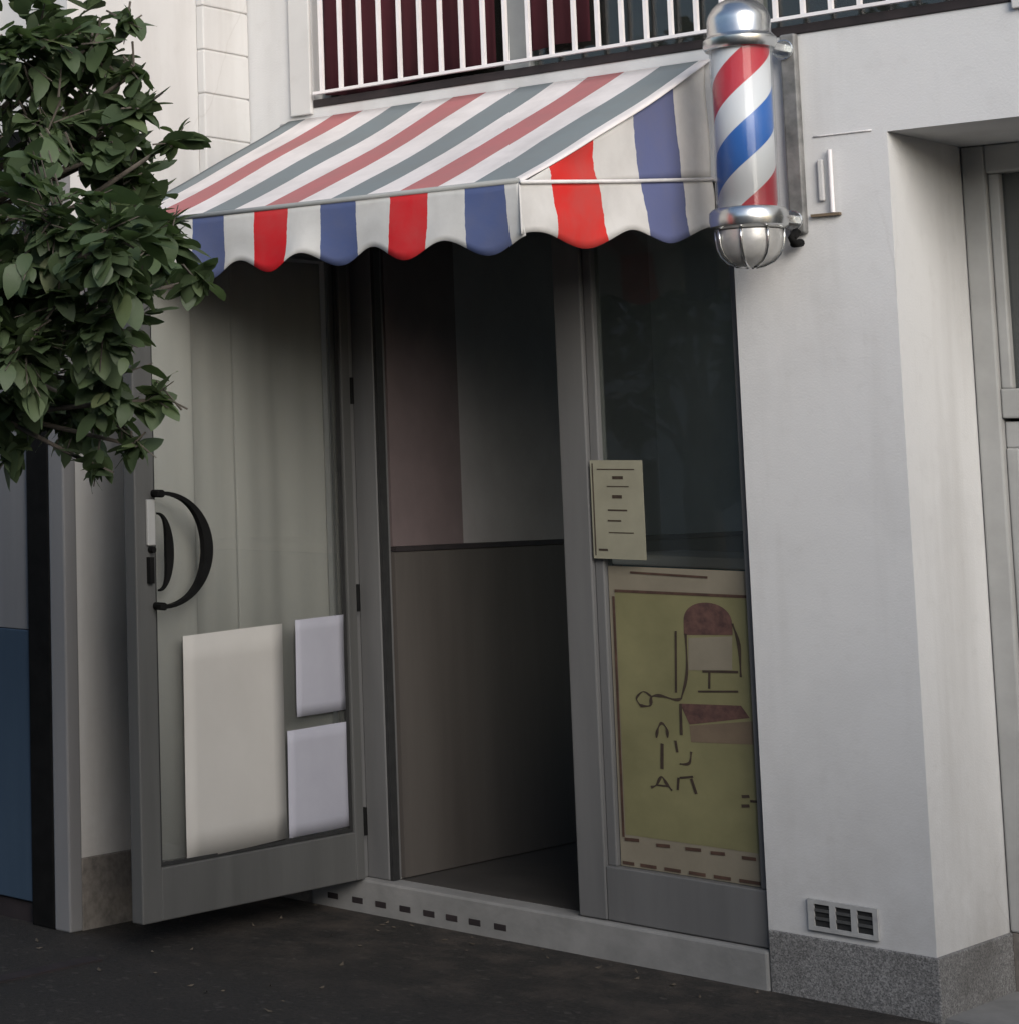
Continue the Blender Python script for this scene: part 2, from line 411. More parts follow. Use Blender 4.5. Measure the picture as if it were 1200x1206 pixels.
# interior shell
r = MB()
r.box(-1.877, -1.722, .102, T, .0, 2.6); r.box(-1.877, -1.722, T, 4.0, .0, 2.6)
iw = r.build('interior_wall', M['inner_wall'], shop)
r = MB(); r.box(-1.722, -1.706, .1045, 3.9, .112, 1.185); r.build('wainscot', M['wainscot'], iw)
r = MB(); r.box(-1.722, -1.700, .1045, 3.9, 1.187, 1.203); r.build('dado_rail', M['dark_sill'], iw)
r = MB(); r.box(-1.722, -1.712, .1045, .53, 1.204, 2.5); r.build('wall_panel', M['maroon_panel'], iw)
r = MB(); r.box(-1.722, -1.714, .532, 1.9, 1.204, 2.5); r.build('wall_panel', M['inner_grey'], iw)
r = MB()
slab_grid(r, 'y', 4.0, 4.1, (-1.877, .0, .0, 2.6), [(-1.6, -.12, .6, 2.5)]); r.box(-.1, -.0, .502, 4.0, .0, 2.6); r.box(-1.88, .1, .502, 4.1, 2.602, 2.7); r.box(-1.88, -.452, .1, .5, 2.322, 2.4)  # unseen opening added in the back wall to brighten the room with daylight
r.build('room_shell', M['room_dark'], shop)
r = MB(); r.box(-1.72, -.452, .09, .5, .02, .108); r.box(-1.72, -.102, .5, 3.99, .02, .108)
r.build('interior_floor', M['inner_floor'], shop)

# recessed window at the right of the pillar
f = MB()
f.box(.0025, .065, T-.02, T+.06, .172, 2.408); f.box(2.235, 2.297, T-.02, T+.06, .172, 2.408)
f.box(.065, 2.235, T-.018, T+.058, 2.325, 2.408)
f.box(.065, 2.235, T-.016, T+.056, .172, .25)
f.box(1.11, 1.19, T-.018, T+.058, .25, 2.325)
rw = f.build('recessed_window', M['white_paint'], shop, bevel=.006)
for a, b2 in ((.066, 1.109), (1.191, 2.234)):
    sfr = MB()
    sfr.box(a, b2, T-.012, T+.05, 1.615, 1.70); sfr.box(a, b2, T+.004, T+.05, 1.53, 1.606)
    sfr.box(a, a+.035, T+.0, T+.048, .25, 1.53); sfr.box(a, a+.03, T-.004, T+.048, 1.70, 2.325)
    sfr.build('sash', M['white_paint'], rw, bevel=.005)
    pn = MB(); pn.box(a+.03, b2, T+.02, T+.026, 1.70, 2.325); pn.box(a+.035, b2, T+.024, T+.03, .25, 1.53)
    pn.build('pane', M['glass_window'], rw)
r = MB(); r.box(.0, 2.3, T+.075, T+.1, .0, 2.5); r.build('blind', M['blue_grey'], shop)
p = MB(); p.box(.0085, 2.292, .012, T-.021, -.3, .012); p.build('recess_slab', M['stone'], shop)
p = MB(); p.box(.009, 2.292, T-.02, T+.07, .0, .171); p.build('plinth', M['granite_brown'], shop)

# ------------------------------------------------------------------ door step
st = empty('doorstep', (-1.25, 0, 0))
tag(st, 'pale worn stone step with a row of dark slots below the entrance', 'step')
d = MB(); d.box(-2.0+1.25, -.4505+1.25, -.012, .088, -.1, .109)
d.build('slab', M['stone'], st, bevel=.008)
for x in (-1.912, -1.815, -1.725, -1.633, -1.544, -1.461, -1.379, -1.29):
    sl = MB(); sl.box(x-.021+1.25, x+.021+1.25, -.0135, -.006, .027, .047); sl.build('slot', M['dark_sill'], st, bevel=.002)

# ------------------------------------------------------------------ open glass door leaf
leaf = empty('door_leaf', (-1.8, 0, 0))
leaf.parent = shop
X0, X1 = -.022, .022
f = MB()
f.box(X0, X1, -1.135, -1.045, .112, 2.25); f.box(X0, X1, -.062, -.014, .112, 2.25)
f.box(X0+.001, X1-.001, -1.045, -.062, .112, .268); f.box(X0+.001, X1-.001, -1.045, -.062, 2.17, 2.249)
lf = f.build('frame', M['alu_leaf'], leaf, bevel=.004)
k = MB(); k.box(.006, .012, -1.044, -1.03, .27, 2.168); k.box(.006, .012, -.078, -.063, .27, 2.168); k.box(.006, .012, -1.03, -.078, .27, .28)
k.build('gasket', M['dark_rubber'], leaf)
k = MB(); k.box(-.003, .003, -1.044, -.063, .269, 2.169); k.build('pane', M['glass_leaf'], leaf)
cu = MB(); prev = None
for i in range(121):
    y = -1.040+.972*i/120
    st_ = 0 if y < -.775 else (.012 if y < -.545 else .020)
    x = -.042-st_-.012*math.sin(y*17)-.004*math.sin(y*43+1)
    if prev and st_ == ps_: cu.quad((prev[0], prev[1], .272), (x, y, .272), (x-.004, y, 2.165), (prev[0]-.004, prev[1], 2.165))
    prev = (x, y); ps_ = st_
o = cu.build('curtain', M['voile'], leaf, smooth=True)
o.modifiers.new('weld', 'WELD').merge_threshold = .0003
o.modifiers.new('solid', 'SOLIDIFY').thickness = .0015
def crescent(mb, y0, zc, rz, ry, thick, tmin, x0, x1, n=28):
    pts = []
    for i in range(n+1):
        a = -math.pi/2+math.pi*i/n
        t = tmin+(thick-tmin)*max(0, math.cos(a))**1.2
        pts.append(((y0+ry*math.cos(a), zc+rz*math.sin(a)), (y0+(ry-t)*math.cos(a), zc+(rz-tmin)*math.sin(a))))
    for (o0, i0), (o1, i1) in zip(pts, pts[1:]):
        mb.quad((x1, *i0), (x1, *o0), (x1, *o1), (x1, *i1)); mb.quad((x0, *i0), (x0, *i1), (x0, *o1), (x0, *o0))
        mb.quad((x1, *o0), (x0, *o0), (x0, *o1), (x1, *o1)); mb.quad((x1, *i0), (x1, *i1), (x0, *i1), (x0, *i0))
    return mb
h = MB(); crescent(h, -1.05, 1.222, .178, .235, .043, .011, .045, .062)
h.tube([(.02, -1.05, 1.393), (.06, -1.05, 1.393)], .012, 10); h.tube([(.02, -1.05, 1.051), (.06, -1.05, 1.051)], .012, 10)
h.box(.0455, .0615, -1.075, -1.045, 1.386, 1.400); h.box(.0455, .0615, -1.072, -1.042, 1.044, 1.058)
h.build('handle', M['black_metal'], leaf)
h = MB(); crescent(h, -1.040, 1.215, .12, .070, .036, .006, .024, .034)
h.build('handle', M['black_metal'], leaf)
h = MB(); h.box(.022, .032, -1.088, -1.052, 1.235, 1.375); h.build('lock_plate', M['white_paint'], leaf, bevel=.003)
h = MB(); h.box(.022, .036, -1.086, -1.066, 1.12, 1.20); h.tube([(.022, -1.07, 1.222), (.04, -1.07, 1.222)], .01, 12)
h.build('lock', M['black_metal'], leaf)

# papers taped on the leaf
def sheet(name, mat, y0, y1, z0, z1, x, label, skew=0.0, bow=.004):
    e = MB(); n = 8; m_ = 8
    for i in range(n):
        for j in range(m_):
            P = []
            for a, b in ((i, j), (i+1, j), (i+1, j+1), (i, j+1)):
                u, v = a/n, b/m_
                P.append((bow*math.sin(u*2.7+v*1.3)**2, y0+(y1-y0)*u, z0+(z1-z0)*v+skew*u))
            e.quad(*P)
    o = e.build(name, mat, smooth=True); o.location = (x, 0, 0)
    # merge verts for smooth shading and give the card its thickness
    wl = o.modifiers.new('weld', 'WELD'); wl.merge_threshold = .0005
    so = o.modifiers.new('solid', 'SOLIDIFY'); so.thickness = .0015
    return tag(o, label, 'paper')
sheet('paper_sheet', M['paper'], -.912, -.412, .272, .952, -1.790, 'large cream white paper sheet covering the lower left of the open glass door', .014)
sheet('paper_sheet', M['paper_blue'], -.342, -.078, .662, .974, -1.791, 'small bluish white sheet at the upper right on the open glass door', .006)
sheet('paper_sheet', M['paper_blue'], -.398, -.055, .283, .622, -1.7925, 'bluish white sheet below the small one on the open glass door', .006)

# ------------------------------------------------------------------ poster and notice behind the glass
def ribbon(mb, pts, wd, y):
    pts = [Vector((p[0], 0, p[1])) for p in pts]
    for a, b in zip(pts, pts[1:]):
        d = (b-a); L = d.length
        if L < 1e-6: continue
        d /= L; nn = Vector((-d.z, 0, d.x))*wd/2; e = d*wd*.3
        q = [a-e-nn, b+e-nn, b+e+nn, a-e+nn]
        mb.box_pts(q, y) if False else mb.quad(*[(v.x, y, v.z) for v in q])
    return mb
PY = .0465
po = empty('poster', (-.69, PY, .27))
tag(po, 'olive yellow poster with a drawn barber chair and dashed border inside the shop window', 'poster')
def loc(o): o.location = (.69, 0, -.27); return o
q = MB(); q.box(-.912, -.4815, 0, .002, .274, 1.172); loc(q.build('poster_sheet', M['poster_edge'], po))
q = MB(); q.box(-.893, -.4815, -.0008, .0005, .368, 1.094); loc(q.build('yellow_field', M['poster'], po))
def thick(mb, pts, wd, y0, y1):
    """stroke with a little real thickness"""
    if len(pts) > 2:
        ext = [pts[0]]+list(pts)+[pts[-1]]; sm = []
        for i in range(1, len(ext)-2):
            p0, p1, p2, p3 = [Vector(e_) for e_ in ext[i-1:i+3]]
            for k_ in range(5):
                t = k_/5
                sm.append(tuple(.5*((2*p1)+(p2-p0)*t+(2*p0-5*p1+4*p2-p3)*t*t+(3*p1-p0-3*p2+p3)*t**3)))
        pts = sm+[pts[-1]]
    V_ = [Vector((p[0], 0, p[1])) for p in pts]; n = len(mb.v); m_ = len(V_)
    STK[0] += 1; y0 = y0-.000012*STK[0]; wd = wd*.78
    for i, p in enumerate(V_):
        d = (V_[min(i+1, m_-1)]-V_[max(i-1, 0)]).normalized(); nn = Vector((-d.z, 0, d.x))*wd/2
        if 0 < i < m_-1 or m_ > 2: nn *= .8+.35*math.sin(i*.9+STK[0])
        for q_ in (p-nn, p+nn): mb.v += [(q_.x, y0, q_.z), (q_.x, y1, q_.z)]
    for i in range(m_-1):
        a = n+4*i; b = a+4
        mb.f += [(a, b, b+2, a+2), (a+1, a+3, b+3, b+1), (a, a+1, b+1, b), (a+2, b+2, b+3, a+3)]
    mb.f += [(n, n+2, n+3, n+1), (a+4, a+5, a+7, a+6)]
    return mb
STK = [0]
def filled(mb, pts, y0, y1):
    n = len(mb.v); k = len(pts)
    mb.v += [(a, y0, b) for a, b in pts]+[(a, y1, b) for a, b in pts]
    mb.f.append(tuple(range(n, n+k))); mb.f.append(tuple(reversed(range(n+k, n+2*k))))
    for i in range(k): mb.f.append((n+i, n+k+i, n+k+(i+1) % k, n+(i+1) % k))
    return mb
A, B = -.0016, -.0006
for nm, L_ in (
    ('border_drawing', [([(-0.893, 1.097), (-0.482, 1.099)], 0.011), ([(-0.898, 1.08), (-0.9, 0.36)], 0.009), ([(-0.84, 1.155), (-0.6, 1.15)], 0.008), ([(-0.896, 0.354), (-0.851, 0.356)], 0.012), ([(-0.797, 0.35), (-0.755, 0.352)], 0.012), ([(-0.707, 0.352), (-0.66, 0.354)], 0.012), ([(-0.631, 0.351), (-0.589, 0.353)], 0.012), ([(-0.539, 0.35), (-0.498, 0.351)], 0.012), ([(-0.906, 0.284), (-0.87, 0.284)], 0.012), ([(-0.85, 0.284), (-0.8, 0.284)], 0.012), ([(-0.775, 0.284), (-0.725, 0.284)], 0.012), ([(-0.7, 0.284), (-0.65, 0.284)], 0.012), ([(-0.625, 0.284), (-0.575, 0.284)], 0.012), ([(-0.55, 0.284), (-0.489, 0.284)], 0.012)]),
    ('chair_drawing', [([(-0.675, 0.981), (-0.677, 0.865), (-0.698, 0.789)], 0.01), ([(-0.532, 1.019), (-0.516, 0.959), (-0.515, 0.866)], 0.012), ([(-0.629, 0.874), (-0.522, 0.88)], 0.009), ([(-0.608, 0.873), (-0.611, 0.825)], 0.008), ([(-0.645, 0.814), (-0.525, 0.824)], 0.007), ([(-0.827, 0.757), (-0.796, 0.76), (-0.79, 0.786), (-0.763, 0.792), (-0.716, 0.784), (-0.696, 0.79)], 0.011), ([(-0.827, 0.757), (-0.838, 0.778), (-0.815, 0.8), (-0.79, 0.786)], 0.007), ([(-0.705, 0.987), (-0.713, 0.805)], 0.008), ([(-0.701, 0.773), (-0.703, 0.682)], 0.01), ([(-0.781, 0.666), (-0.776, 0.691), (-0.763, 0.711), (-0.748, 0.696), (-0.746, 0.67)], 0.01)]),
    ('lettering', [([(-0.764, 0.651), (-0.768, 0.576)], 0.012), ([(-0.805, 0.518), (-0.788, 0.527), (-0.771, 0.553), (-0.756, 0.535), (-0.74, 0.516)], 0.01), ([(-0.788, 0.527), (-0.752, 0.527)], 0.006), ([(-0.722, 0.664), (-0.718, 0.63)], 0.009), ([(-0.712, 0.597), (-0.683, 0.602), (-0.675, 0.636)], 0.01), ([(-0.679, 0.558), (-0.666, 0.515)], 0.01), ([(-0.714, 0.556), (-0.673, 0.564)], 0.008), ([(-0.718, 0.556), (-0.722, 0.52)], 0.008)]),
    ('arrow_drawing', [([(-0.53, 0.524), (-0.508, 0.527)], 0.011), ([(-0.506, 0.514), (-0.484, 0.515)], 0.009), ([(-0.532, 0.497), (-0.509, 0.5)], 0.011)]),
):
    ink = MB()
    for pts, wd in L_: thick(ink, pts, wd, A-.0004, B)
    loc(ink.build(nm, M['red_ink'] if nm == 'border_drawing' else M['ink'], po))
mk = MB()
filled(mk, [(-.680, .977)]+[(-.606-.0735*math.cos(math.pi*k_/18), 1.012+.064*math.sin(math.pi*k_/18)**.8) for k_ in range(19)]+[(-.533, .986)], A, B)
loc(mk.build('headrest_drawing', M['maroon_ink'], po)); mk = MB()
filled(mk, [(-.703, .774), (-.519, .784), (-.495, .751), (-.676, .715)], A, B)
loc(mk.build('seat_drawing', M['maroon_ink'], po))
mk = MB(); filled(mk, [(-.676, .712), (-.488, .742), (-.488, .676), (-.674, .664)], A, B)
loc(mk.build('footrest_drawing', M['rose_ink'], po)); mk = MB()
filled(mk, [(-.667, .969), (-.535, .982), (-.54, .884), (-.672, .874)], A, B)
loc(mk.build('backrest_drawing', M['poster_edge'], po))
no = empty('notice', (-.852, .0075, 1.195))
tag(no, 'small pale notice with a few dark lines above the yellow poster on the shop glass', 'notice')
q = MB(); q.box(-.083, .086, 0, .0015, 0, .30); q.build('notice_sheet', M['notice'], no)
q = MB()
for a, b, z, wd in ((-.011, .023, .247, .012), (-.014, .017, .189, .013), (-.03, .032, .148, .006), (-.032, .011, .116, .006), (-.065, -.036, .027, .008), (-.03, .04, .22, .004), (-.03, .05, .08, .004), (-.06, .06, .272, .004)):
    thick(q, [(a, z), (b, z)], wd, -.0006, .0004)
thick(q, [(-.075, .29), (-.075, .01)], .004, -.0006, .0004)
q.build('notice_lines', M['ink'], no)

ct = empty('counter', (-.95, .95, .108))
tag(ct, 'dark teal counter standing inside behind the shop glass', 'counter')
q = MB(); q.box(-.42, .5, 0, .45, 0, 1.02); q.build('body', M['teal'], ct, bevel=.01)
q = MB(); q.box(-.44, .52, -.02, .47, 1.022, 1.06); q.build('counter_top', M['inner_wall'], ct, bevel=.008)

# ------------------------------------------------------------------ vent, small box, cable
v = empty('vent_grille', (-.237, -.001, .19))
tag(v, 'small pale vent grille with three dark slots low on the white pillar', 'vent')
q = MB()
slab_grid(q, 'y', -.010, .0, (-.095, .093, .0, .085), [(-.078, -.036, .012, .073), (-.020, .022, .012, .073), (.038, .08, .012, .073)])
q.build('plate', M['vent_grey'], v, bevel=.002)
q = MB(); q.box(-.08, .082, -.003, -.0005, .01, .075); q.build('backing', M['dark_rubber'], v)
q = MB()
for c in (-.057, .001, .059):
    for z in (.03, .052): q.box(c-.02, c+.02, -.008, -.0035, z, z+.008)
q.build('louvres', M['steel'], v)

jb = empty('junction_box', (-.165, -.001, 2.20))
tag(jb, 'small white electrical box on the wall right of the barber pole', 'electrical box')
q = MB(); q.box(-.026, -.010, -.012, 0, .03, .15); q.build('cover', M['plaster'], jb, bevel=.004)
q = MB(); q.tube([(.012, -.012, -.005), (.012, -.012, .175)], .006, 10); q.build('conduit', M['white_bar'], jb)
q = MB(); q.box(-.05, .03, -.014, 0, -.014, -.006); q.build('bracket', M['rose_ink'], jb)
q = MB(); pts = [(-.20+i*.02, -.0025, 2.418) for i in range(9)]
q.tube(pts, .0022, 8)
tag(q.build('cable', M['white_cord'], smooth=True), 'thin pale cable running along the wall above the small electrical box', 'cable')

# ------------------------------------------------------------------ awning
aw = empty('awning', (0, 0, 0))
tag(aw, 'striped red white and blue awning with scalloped valance over the shop entrance', 'awning')
XL, XR, ZF, ZT, D = -2.06, -.535, 2.240, 2.688, 1.0
SK = .05
def cpt(u, t):
    # u along x at the front edge, t 0 (front) .. 1 (wall)
    x = u+SK*t*(1 if True else 0)
    k = (u-XL)/(XR-XL)
    sag = -.016*math.sin(math.pi*t)*(1-.5*abs(2*k-1)) - .004*math.sin(k*19+1)*math.sin(math.pi*t)
    sag += (.011*mnoise.noise(Vector((u*2.2, t*2.5, 3)))+.006*mnoise.noise(Vector((u*7, t*2, 9))))*math.sin(math.pi*t)**.6
    return (x, -D*(1-t)-.0, ZF+(ZT-ZF)*t+sag)
c = MB(); NX, NY = 60, 14
for i in range(NX):
    for j in range(NY):
        P = []; U = []
        for a, b in ((i, j), (i+1, j), (i+1, j+1), (i, j+1)):
            u = XL+(XR-XL)*a/NX; t = b/NY
            P.append(cpt(u, t)); U.append((u, t))
        c.quad(*P, uv=U)
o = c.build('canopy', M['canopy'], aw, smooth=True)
o.modifiers.new('weld', 'WELD').merge_threshold = .0005
o.modifiers.new('solid', 'SOLIDIFY').thickness = .004
def valance(name, x0, x1, ztop, period, xc, mat, depth, mapf, uvf, seg=140, hang=8):
    mb = MB()
    def bot(u): return depth-.0235*(1-math.cos(2*math.pi*(u-xc)/period))+.009*mnoise.noise(Vector((u*4.3, depth, 1)))
    for i in range(seg):
        for j in range(hang):
            P = []; U = []
            for a, b in ((i, j), (i+1, j), (i+1, j+1), (i, j+1)):
                u = x0+(x1-x0)*a/seg; k = b/hang
                P.append(mapf(u, k, bot(u)*(1-k))); U.append((uvf(u), k))
            mb.quad(*P, uv=U)
    o = mb.build(name, mat, aw, smooth=True)
    o.modifiers.new('weld', 'WELD').merge_threshold = .0004
    o.modifiers.new('solid', 'SOLIDIFY').thickness = .003
    return o
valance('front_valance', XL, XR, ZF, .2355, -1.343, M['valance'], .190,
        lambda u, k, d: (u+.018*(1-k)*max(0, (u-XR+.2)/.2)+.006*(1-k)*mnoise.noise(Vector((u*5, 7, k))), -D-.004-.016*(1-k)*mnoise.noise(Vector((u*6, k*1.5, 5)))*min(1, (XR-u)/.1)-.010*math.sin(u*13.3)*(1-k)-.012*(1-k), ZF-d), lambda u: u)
# right-hand gable: a triangle of vertical stripes above the hem line, scallops below it
def hem(y): return 2.326+.088*y            # the arm slopes down to the front
def top(y): return ZF+(ZT-ZF)*(y+D)/D-.009-.011*math.sin(math.pi*(y+D)/D)
def uvside(y, z): 
    lean = .088*(hem(y)-z)
    return (y-lean+.283)*.471/.905-1.577
sd = MB(); NS, NH = 60, 10
def gx(y): return XR+SK*(y+D)*.6
for i in range(NS):
    for j in range(NH):
        P = []; U = []
        for a, b in ((i, j), (i+1, j), (i+1, j+1), (i, j+1)):
            y = -D+D*a/NS; k = b/NH; z = hem(y)+(max(top(y), hem(y))-hem(y))*k
            P.append((gx(y)+(.006*math.sin(y*4)+.012*mnoise.noise(Vector((y*4, z*4, 2))))*math.sin(math.pi*k), y, z)); U.append((uvside(y, z), k))
        sd.quad(*P, uv=U)
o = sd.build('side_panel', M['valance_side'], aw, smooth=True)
o.modifiers.new('weld', 'WELD').merge_threshold = .0003
o.modifiers.new('solid', 'SOLIDIFY').thickness = .003
valance('side_valance', -D-.004, -.002, 0, .4525, -.7355+.015, M['valance_side'], .185,
        lambda u, k, d: (gx(u)+.003+.012*(1-k)+(.006*math.sin(u*9)+.016*mnoise.noise(Vector((u*5, k*1.5, 2))))*(1-k)*min(1, (u+D)/.1), u+.088*d-.03*(1-k)*max(0, (-u-D+.25)/.25), hem(u)-d), lambda u: uvside(u, hem(u)))
hm = MB(); hm.tube([(gx(-D)+.008, -D-.006, hem(-D)), (gx(-.5)+.008, -.5, hem(-.5)-.002), (gx(0)+.008, -.004, hem(0))], .0055, 8)
hm.build('hem_cord', M['white_cord'], aw, smooth=True)
hm = MB(); hm.tube([(XL, -D-.002, ZF+.003), (XR, -D-.002, ZF+.003)], .008, 8); hm.build('front_bar', M['grey_panel'], aw, smooth=True)
ar = MB()
for x in (XL+.03, XR-.03): ar.tube([(x, -D+.02, ZF-.006), (x, -.01, 2.318)], .011, 10)
ar.tube([(XL+.03, -.015, ZT-.02), (XR, -.015, ZT-.02)], .011, 10)
ar.build('support_frame', M['alu_bright'], aw)
# left gable (seen only from the other side)
sd = MB()
for i in range(30):
    y0, y1 = -D+D*i/30, -D+D*(i+1)/30
    sd.quad((XL, y0, hem(y0)-.17), (XL, y1, hem(y1)-.17), (XL+SK*(y1+D)*.6, y1, top(y1)), (XL+SK*(y0+D)*.6, y0, top(y0)),
            uv=[(uvside(y0, hem(y0)), 0), (uvside(y1, hem(y1)), 0), (uvside(y1, hem(y1)), 1), (uvside(y0, hem(y0)), 1)])
o = sd.build('side_panel', M['valance_side'], aw, smooth=True)
o.modifiers.new('weld', 'WELD').merge_threshold = .0003
o.modifiers.new('solid', 'SOLIDIFY').thickness = .003

# ------------------------------------------------------------------ barber pole
bp = empty('barber_pole', (-.292, -.225, 2.055))
tag(bp, 'barber pole with red white and blue spiral and chrome caps bracketed to the wall', 'barber pole')
def prof(l): return [(r, z) for r, z in l]
k = MB().lathe(0, 0, prof([(.0765, .150), (.0765, .610)]), 48); k.build('striped_cylinder', M['pole'], bp, smooth=False)
for o_ in bp.children:
    for pl in o_.data.polygons:
        if len(pl.vertices) == 4: pl.use_smooth = True
def glass_tube():
    mb = MB(); seg = 48
    for k in range(seg):
        a0, a1 = 2*math.pi*k/seg, 2*math.pi*(k+1)/seg
        for r, s in ((.082, 1), (.078, -1)):
            q_ = [(r*math.cos(a0), r*math.sin(a0), .148), (r*math.cos(a1), r*math.sin(a1), .148), (r*math.cos(a1), r*math.sin(a1), .612), (r*math.cos(a0), r*math.sin(a0), .612)]
            mb.quad(*(q_ if s == 1 else q_[::-1]))
    return mb.build('glass_tube', M['tube_glass'], bp, smooth=True)
M['plate_steel'] = mottled('weathered_steel', (.13, .13, .127), (.30, .295, .285), 16, .5, .4, .2, 40)
M['globe'] = mottled('clouded_metal_globe', (.34, .335, .325), (.50, .49, .47), 18, .34, .35, .25, 22)
M['tube_glass'] = glass('pole_glass', (.93, .94, .95), 1.0, .02, (.6, .6, .6), .06, 1.22)
glass_tube()
def smooth_lathe(name, pr, mat):
    o = MB().lathe(0, 0, pr, 56).build(name, mat, bp)
    for pl in o.data.polygons:
        if len(pl.vertices) == 4: pl.use_smooth = True
    md = o.modifiers.new('es', 'EDGE_SPLIT'); md.split_angle = R(38)
    return o
smooth_lathe('top_cap', [(.060, .600), (.090, .602), (.096, .612), (.096, .632), (.088, .640), (.084, .646), (.083, .690), (.081, .700), (.077, .708), (.068, .724), (.052, .740), (.030, .750), (.008, .753)], M['chrome'])
smooth_lathe('bottom_cap', [(.060, .084), (.090, .088), (.100, .096), (.103, .112), (.102, .136), (.094, .146), (.060, .152)], M['chrome'])
smooth_lathe('globe', [(.012, -.020), (.034, -.016), (.058, -.004), (.074, .014), (.083, .036), (.086, .060), (.084, .084)], M['globe'])
for q_ in range(8):
    a_ = 2*math.pi*q_/8+.2
    k = MB(); k.tube([((r+.004)*math.cos(a_), (r+.004)*math.sin(a_), z) for r, z in ((.012, -.020), (.034, -.016), (.058, -.004), (.074, .014), (.083, .036), (.086, .060), (.086, .086))], .0035, 8)
    k.build('guard_wire', M['chrome'], bp, smooth=True)
k = MB()
k.box(.020, .066, .198, .222, .085, .668); k.build('back_plate', M['plate_steel'], bp, bevel=.006)
for z in (.622, .124):
    k = MB(); k.box(.016, .050, .06, .196, z-.012, z+.012); k.tube([(.033, .19, z), (.033, .21, z)], .03, 16); k.build('bracket_arm', M['chrome'], bp, bevel=.003)
k = MB(); k.tube([(.045, .19, .09), (.045, .16, .07), (.045, .17, .055), (.045, .21, .06)], .012, 10); k.build('cable_gland', M['black_metal'], bp, smooth=True)

# ------------------------------------------------------------------ neighbouring building that steps forward on the left
nb = tag(empty('neighbour_building', (-2.25, -1.0, 0)), 'white neighbouring building stepping forward at the left behind the tree', 'building')
def nbuild(mb, name, mat, parent=nb, **kw):
    mb.v = [(a+2.25, b+1.0, c) for a, b, c in mb.v]
    return mb.build(name, mat, parent, **kw)
w = MB()
w.box(-2.55, -2.205, -.93, .6, -.3, 5.6)
slab_grid(w, 'y', -.97, -.6, (-9, -2.551, -.3, 5.6), [(-3.6, -2.555, -.4, 2.5), (-7.5, -5, .9, 2.4)])
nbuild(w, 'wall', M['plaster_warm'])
w = MB(); w.box(-2.56, -2.197, -.938, -.02, -.3, .225); nbuild(w, 'plinth', M['granite_brown'], bevel=.004)
w = MB(); w.box(-2.262, -2.195, -1.0, -.9385, .0, 2.7); nbuild(w, 'corner_post', M['grey_shutter'], bevel=.006)
w = MB(); 
w.box(-2.36, -2.2625, -1.0, -.945, .0, 2.6); w.box(-3.6, -3.50, -1.0, -.945, .0, 2.6); w.box(-3.5, -2.36, -.998, -.945, 2.5, 2.6)
sf = nbuild(w, 'door_frame', M['black_metal'], bevel=.004)
w = MB(); w.box(-3.5, -2.36, -.985, -.955, .94, 2.5); nbuild(w, 'upper_door_panel', M['grey_shutter'], bevel=.002)
w = MB(); w.box(-3.5, -2.36, -.992, -.95, .07, .938); nbuild(w, 'lower_door_panel', M['blue_panel'], bevel=.003)
w = MB(); w.box(-3.5, -2.36, -.975, -.945, .0, .068); nbuild(w, 'door_sill', M['dark_sill'])
w = MB(); w.box(-7.5, -5, -.75, -.7, .9, 2.4); nbuild(w, 'pane', M['glass_window'])
# block-jointed pilaster in the inner corner
w = MB(); z = -.05; i = 0
while z < 5.5:
    w.box(-2.205, -2.172, -.258, -.0045, z+.002, z+.1555); z += .1575; i += 1
nbuild(w, 'block_pilaster', M['plaster_warm'], bevel=.005)
w = MB(); w.box(-2.204, -2.178, -.252, -.010, -.05, 5.5); nbuild(w, 'mortar', M['plaster_warm'])

# ------------------------------------------------------------------ ground details
q = MB(); q.box(-1.935, -1.885, -2.6, -1.2, -.02, .006)  # dark narrow strip lying on the pavement
tag(q.build('dark_ground_strip', M['dark_sill']), 'dark narrow strip on the pavement at the lower left', 'drain')

